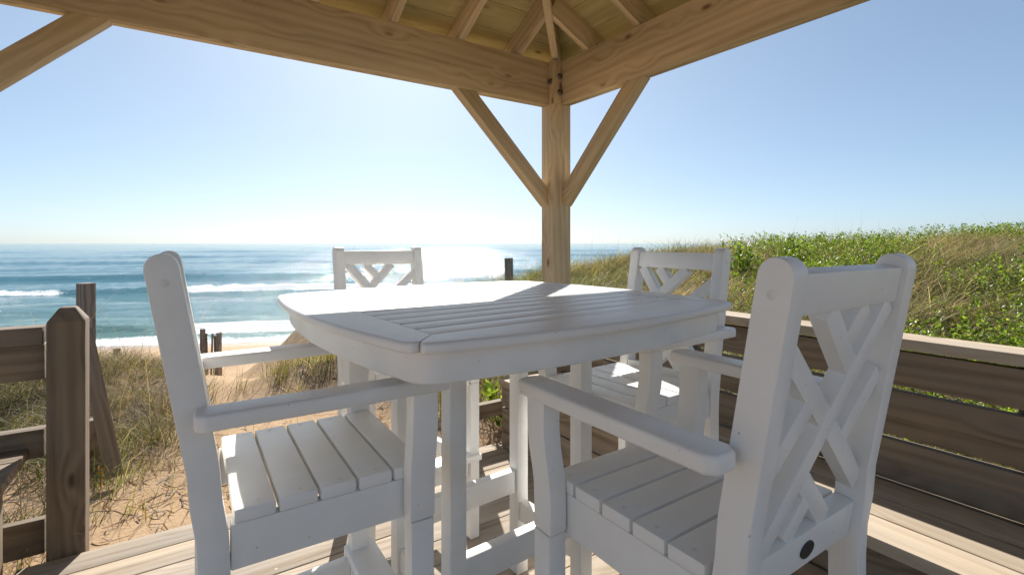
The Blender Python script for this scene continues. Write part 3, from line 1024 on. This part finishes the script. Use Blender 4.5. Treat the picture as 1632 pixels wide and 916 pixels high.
def scatter(n, umin, umax, vmin, vmax, mask, thr_noise=0.0):
    u = rng.uniform(umin, umax, n); v = rng.uniform(vmin, vmax, n)
    X, Y = to_xy(u, v)
    keep = (rng.random(n) < mask(X, Y)) & outside_deck(X, Y)
    return X[keep], Y[keep]

def clump(X, Y, per, spread):
    n = len(X)
    X2 = np.repeat(X, per) + rng.normal(0, 1, n * per) * np.repeat(rng.uniform(0.4, 1.2, n) * spread, per)
    Y2 = np.repeat(Y, per) + rng.normal(0, 1, n * per) * np.repeat(rng.uniform(0.4, 1.2, n) * spread, per)
    return X2, Y2

def right_dune(X, Y):
    b = seaward(X, Y)
    return np.clip((X - 2.2) / 0.3, 0, 1) * np.clip((13 - b) / 3, 0, 1)

def wind(n, base_dir, sd=0.7):
    return base_dir + rng.normal(0, sd, n)
WDIR = math.atan2(*reversed(to_xy(1.0, -0.25)))       # bent to the picture's right

def grass_patch(name, X, Y, per, spread, h, w, gfrac, lean, wd=WDIR, sd=0.8, seg=3, tone=1.0):
    cx_, cy_ = clump(X, Y, per, spread)
    ok = outside_deck(cx_, cy_)
    cid = np.repeat(np.arange(len(X)), per)[ok]
    cx_, cy_ = cx_[ok], cy_[ok]
    n = len(cx_)
    gcl = np.clip(gfrac + 0.9 * (fbm(X * 0.8, Y * 0.8, 91, 3) - 0.5) * 1.4, 0.03, 0.97)
    P = np.stack([cx_, cy_, ground_h(cx_, cy_) - 0.02], -1)
    hh = h * rng.uniform(0.45, 1.15, n) * np.repeat(rng.uniform(0.7, 1.25, len(X)), per)[ok]
    hh = np.where((cx_ < 2.75) & (cy_ < 2.7), hh * 0.75, hh)
    cdir = np.repeat(rng.normal(0, 0.5, len(X)), per)[ok]
    ln = np.abs(rng.normal(lean, 0.35, n))
    rad_ = np.arctan2(cy_ - Y[cid], cx_ - X[cid])
    wdir = wind(n, wd, sd) + cdir
    wdir = np.where(rng.random(n) < 0.35, rad_, wdir)
    g = rng.random(n) < gcl[cid]
    shade = tone * rng.uniform(0.55, 1.35, len(X))[cid]
    c = shade[:, None] * np.where(g[:, None], GREEN[rng.integers(0, 4, n)], STRAW[rng.integers(0, 4, n)]) * rng.uniform(0.7, 1.25, (n, 1))
    return blades(P, hh, w * rng.uniform(0.6, 1.3, n), ln, wdir, c, 1.0, seg)

gp = Pile()
def shrubby(X, Y):
    u, v = to_uv(X, Y)
    m = np.clip((fbm(X * 0.55, Y * 0.55, 123, 3) - 0.435 + 0.09 * np.clip((u / v - 0.5) / 0.3, 0, 1)) * 7, 0, 1)
    return right_dune(X, Y) * m * np.clip((u / v - 0.40) / 0.2, 0, 1) * np.clip((X - 2.7) / 0.5, 0, 1)
def tussocky(X, Y):
    return right_dune(X, Y) * np.clip((vnoise(X * 3.3, Y * 3.3, 201) - 0.22) * 4, 0.05, 1) * (1 - 0.6 * shrubby(X, Y))
X, Y = scatter(3600, 0.2, 9, 1.0, 7.5, tussocky)
gp.add(*grass_patch('g', X, Y, 40, 0.075, 0.44, 0.0072, 0.38, 1.05, sd=1.0))
X, Y = scatter(9000, 0.0, 24, 6.5, 18, right_dune)
gp.add(*grass_patch('g', X, Y, 16, 0.11, 0.42, 0.010, 0.40, 0.9, sd=1.0, seg=3))
def near_open(X, Y):
    b = seaward(X, Y)
    return np.clip((X - 1.45) / 0.5, 0, 1) * (Y > 2.85) * np.clip((12 - b) / 3, 0, 1)
X, Y = scatter(3800, -1.2, 4, 3.0, 11, near_open)
gp.add(*grass_patch('g', X, Y, 22, 0.08, 0.34, 0.006, 0.33, 0.7))
# sea oat stalks that stand above the rest
def stalks(n, umin, umax, vmin, vmax, mask, h, lean=0.35):
    X, Y = scatter(n, umin, umax, vmin, vmax, mask)
    m = len(X)
    P = np.stack([X, Y, ground_h(X, Y)], -1)
    c = STRAW[rng.integers(0, 2, m)] * rng.uniform(0.5, 0.9, (m, 1))
    return blades(P, h * rng.uniform(0.6, 1.2, m), np.full(m, 0.0045), np.abs(rng.normal(lean, 0.25, m)), wind(m, WDIR, 0.9), c, 0.9, 4)
gp.add(*stalks(420, 0.0, 14, 3, 14, lambda a, b: right_dune(a, b) * 0.8, 0.75))
gp.add(*stalks(60, -0.6, 2.2, 5.5, 9, near_open, 1.0, 0.4))
dg = link('dune_grass', gp.build('dune_grass'), 'grass')
dg['kind'] = 'stuff'
tag(dg, 'wind-bent straw and green grass covering the dune right of the gazebo post', 'grass')

gp = Pile()
def left_m(X, Y):
    b = seaward(X, Y); u, v = to_uv(X, Y)
    return np.clip((-0.605 * v - u) / 0.5, 0, 1) * np.clip((8.5 - b) / 2, 0, 1) * np.clip((b - 3.0) / 0.7, 0.0, 1)
X, Y = scatter(1700, -9, -1.6, 2.6, 8, left_m)
gp.add(*grass_patch('g', X, Y, 30, 0.075, 0.29, 0.0048, 0.45, 1.0, sd=1.6, tone=0.7))
X, Y = scatter(1500, -9, -1.6, 2.4, 7, left_m)      # matted dead growth
gp.add(*grass_patch('g', X, Y, 28, 0.10, 0.22, 0.004, 0.02, 1.6, sd=3.0, tone=0.6))
X = rng.uniform(-2.2, -0.5, 60); Y = rng.uniform(2.80, 3.3, 60)
gp.add(*grass_patch('g', X, Y, 30, 0.08, 0.24, 0.004, 0.1, 1.5, sd=3.0, tone=0.6))
gp.add(*stalks(150, -8, -2.2, 3.3, 7, left_m, 0.95, 0.45))
# sparse tufts on the sand just past the deck
u = rng.uniform(-2.5, -1.5, 26); v = rng.uniform(2.35, 3.5, 26); X, Y = to_xy(u, v)
k_ = outside_deck(X, Y) & (Y > 2.8); X, Y = X[k_], Y[k_]
gp.add(*grass_patch('g', X, Y, 14, 0.05, 0.26, 0.0045, 0.55, 0.7))
# hummock beside the path
def mid_m(X, Y):
    u, v = to_uv(X, Y)
    return np.exp(-(((u + 2.1) / 0.36) ** 2 + ((v - 5.2) / 0.5) ** 2))
X, Y = scatter(260, -3, -0.6, 4, 6.6, mid_m)
gp.add(*grass_patch('g', X, Y, 40, 0.07, 0.34, 0.0045, 0.5, 0.7))
lg = link('beach_grass', gp.build('beach_grass'), 'grass')
lg['kind'] = 'stuff'
tag(lg, 'tufts of straw and green beach grass on the sand behind the left railing', 'grass')

# twigs and dead stems lying on the sand
gp = Pile()
n = 2600
u = rng.uniform(-4.5, 0.6, n); v = rng.uniform(2.2, 5.2, n); X, Y = to_xy(u, v)
dens = np.clip(1.15 - (v - 2.2) / 3.2, 0.1, 1) * np.where(X > 1.0, 1.6, 0.9)
k_ = outside_deck(X, Y) & (rng.random(n) < dens) & (vnoise(X * 2.2, Y * 2.2, 55) > 0.32); X, Y = X[k_], Y[k_]; n = len(X)
a = rng.uniform(0, 6.28, n); ln_ = rng.uniform(0.04, 0.17, n); w_ = rng.uniform(0.0022, 0.005, n)
V = np.zeros((n, 6, 3))
kink = rng.normal(0, 0.25, n)
pz = [0, 0.5, 1.0]
for q, f in enumerate(pz):
    aa_ = a + (kink if q == 2 else 0)
    x = X + np.cos(aa_) * ln_ * f; y = Y + np.sin(aa_) * ln_ * f
    z = ground_h(x, y) + rng.uniform(0.003, 0.012, n) + (0.012 * rng.random(n) if q == 1 else 0)
    V[:, 2 * q] = np.stack([x - np.sin(a) * w_, y + np.cos(a) * w_, z], -1)
    V[:, 2 * q + 1] = np.stack([x + np.sin(a) * w_, y - np.cos(a) * w_, z + 0.002], -1)
b_ = (np.arange(n) * 6)[:, None]
Q = np.concatenate([b_ + np.array([[0, 1, 3, 2]]), b_ + np.array([[2, 3, 5, 4]])])
c = np.array([0.17, 0.105, 0.055]) * rng.uniform(0.5, 1.7, (n, 1))
gp.add(V.reshape(-1, 3), Q, None, np.repeat(c[:, None], 6, 1).reshape(-1, 3))
tw = link('twig_litter', gp.build('twig_litter'), 'grass')
tw['kind'] = 'stuff'
tag(tw, 'dry twigs and dead stems strewn over the sand past the deck edge', 'litter')

# leafy plants ---------------------------------------------------------
LG = np.array([[0.15, 0.23, 0.022], [0.22, 0.31, 0.03], [0.07, 0.12, 0.018], [0.28, 0.35, 0.05]])
def leaves_on(P, D, size, cols):
    """pointed folded leaves at P pointing along D"""
    n = len(P)
    D = D / np.linalg.norm(D, axis=1)[:, None]
    r = rng.normal(0, 1, (n, 3)); S = np.cross(D, r); S /= np.linalg.norm(S, axis=1)[:, None]
    Nn = np.cross(S, D)
    s = size[:, None]
    V = np.stack([P, P + D * s * 0.5 + S * s * 0.23 + Nn * s * 0.07, P + D * s, P + D * s * 0.5 - S * s * 0.23 + Nn * s * 0.07, P + D * s * 0.52], 1)
    b = (np.arange(n) * 5)[:, None]
    T = np.concatenate([b + np.array([[0, 1, 4]]), b + np.array([[1, 2, 4]]), b + np.array([[2, 3, 4]]), b + np.array([[3, 0, 4]])])
    return V.reshape(-1, 3), None, T, np.repeat(cols[:, None], 5, 1).reshape(-1, 3)

def stem_leaves(X, Y, Z, h, per, size, spread=0.5):
    """upright leafy shoots rooted at X,Y,Z"""
    n = len(X)
    f = rng.random((n, per)) ** 0.7
    lx = rng.normal(0, spread, n); ly = rng.normal(0, spread, n)
    P = np.stack([X[:, None] + lx[:, None] * f * h[:, None], Y[:, None] + ly[:, None] * f * h[:, None], Z[:, None] + h[:, None] * (0.15 + 0.85 * f)], -1).reshape(-1, 3)
    az = rng.uniform(0, 6.28, n * per)
    D = np.stack([np.cos(az), np.sin(az), rng.uniform(0.1, 1.3, n * per)], -1)
    c = LG[rng.integers(0, 4, n * per)] * rng.uniform(0.7, 1.3, (n * per, 1)) * np.repeat(rng.uniform(0.75, 1.2, n), per)[:, None]
    return leaves_on(P, D, size * rng.uniform(0.6, 1.25, n * per), c)

gp = Pile()
X, Y = scatter(15000, 1.0, 10, 1.2, 8.5, shrubby)
h_ = rng.uniform(0.20, 0.46, len(X))
gp.add(*stem_leaves(X, Y, ground_h(X, Y), h_, 26, 0.030))
X, Y = scatter(6000, 4.0, 22, 5, 15, shrubby)
h_ = rng.uniform(0.25, 0.46, len(X))
gp.add(*stem_leaves(X, Y, ground_h(X, Y), h_, 20, 0.042))
gc = link('leafy_ground_cover', gp.build('leafy_ground_cover'), 'leaf')
gc['kind'] = 'stuff'
tag(gc, 'bright green leafy ground cover spreading through the grass on the right-hand dune', 'ground cover')

def plant(px, v, h, nst, spread, label, name='shrub', size=0.05, per=16, cols=None):
    u = (px - 816) / 790 * v
    X, Y = to_xy(u, v)
    g = float(ground_h(X, Y))
    t = thing(name, label, 'plant', (X, Y, g))
    st = bmesh.new()
    gp = Pile()
    for q in range(nst):
        a = rng.uniform(0, 6.28); r_ = rng.uniform(0, spread)
        top = Vector((math.cos(a) * r_, math.sin(a) * r_, h * rng.uniform(0.65, 1.05)))
        b0 = Vector((math.cos(a) * r_ * 0.15, math.sin(a) * r_ * 0.15, -0.03))
        side = Vector((-math.sin(a), math.cos(a), 0)) * 0.003
        out_ = Vector((math.cos(a), math.sin(a), 0)) * 0.003
        vs = [st.verts.new(b0 + s_) for s_ in (side, -side, out_)] + [st.verts.new(top + s_ * 0.3) for s_ in (side, -side, out_)]
        for e in range(3):
            st.faces.new((vs[e], vs[(e + 1) % 3], vs[3 + (e + 1) % 3], vs[3 + e]))
        f = rng.uniform(0.3, 1.0, per)
        P = np.array(b0)[None] + (np.array(top) - np.array(b0))[None] * f[:, None]
        az = rng.uniform(0, 6.28, per)
        D = np.stack([np.cos(az), np.sin(az), rng.uniform(0.3, 1.6, per)], -1)
        pal = LG if cols is None else cols
        c = pal[rng.integers(0, len(pal), per)] * rng.uniform(0.8, 1.25, (per, 1))
        gp.add(*leaves_on(P, D, size * rng.uniform(0.6, 1.2, per), c))
    link('foliage', gp.build('foliage'), 'leaf', t)
    link('stem', bm_to_mesh(st, 'stem', 0), M['driftwood'], t)
    return t
plant(1180, 6.3, 0.62, 26, 0.28, 'upright glossy green shrub standing out of the grass behind the far right chair', size=0.06)
plant(1265, 6.6, 0.5, 30, 0.34, 'rounded green shrub on the dune skyline above the nearest chair back', size=0.055)
plant(1310, 5.0, 0.50, 30, 0.36, 'dark green shrub just left above the top rail of the nearest chair', size=0.05)
plant(798, 3.25, 0.36, 9, 0.14, 'small bright green plant growing behind the short railing below the table', name='leafy_plant', size=0.065, per=9)
plant(782, 3.4, 0.30, 6, 0.10, 'small lime green sprig beside the railing post below the table', name='leafy_plant', size=0.06, per=8)
plant(162, 2.72, 0.16, 3, 0.05, 'tiny seedling with green and orange leaves at the foot of the handrail', name='seedling', size=0.035, per=5,
      cols=np.array([[0.45, 0.16, 0.015], [0.25, 0.30, 0.03], [0.5, 0.28, 0.02]]))
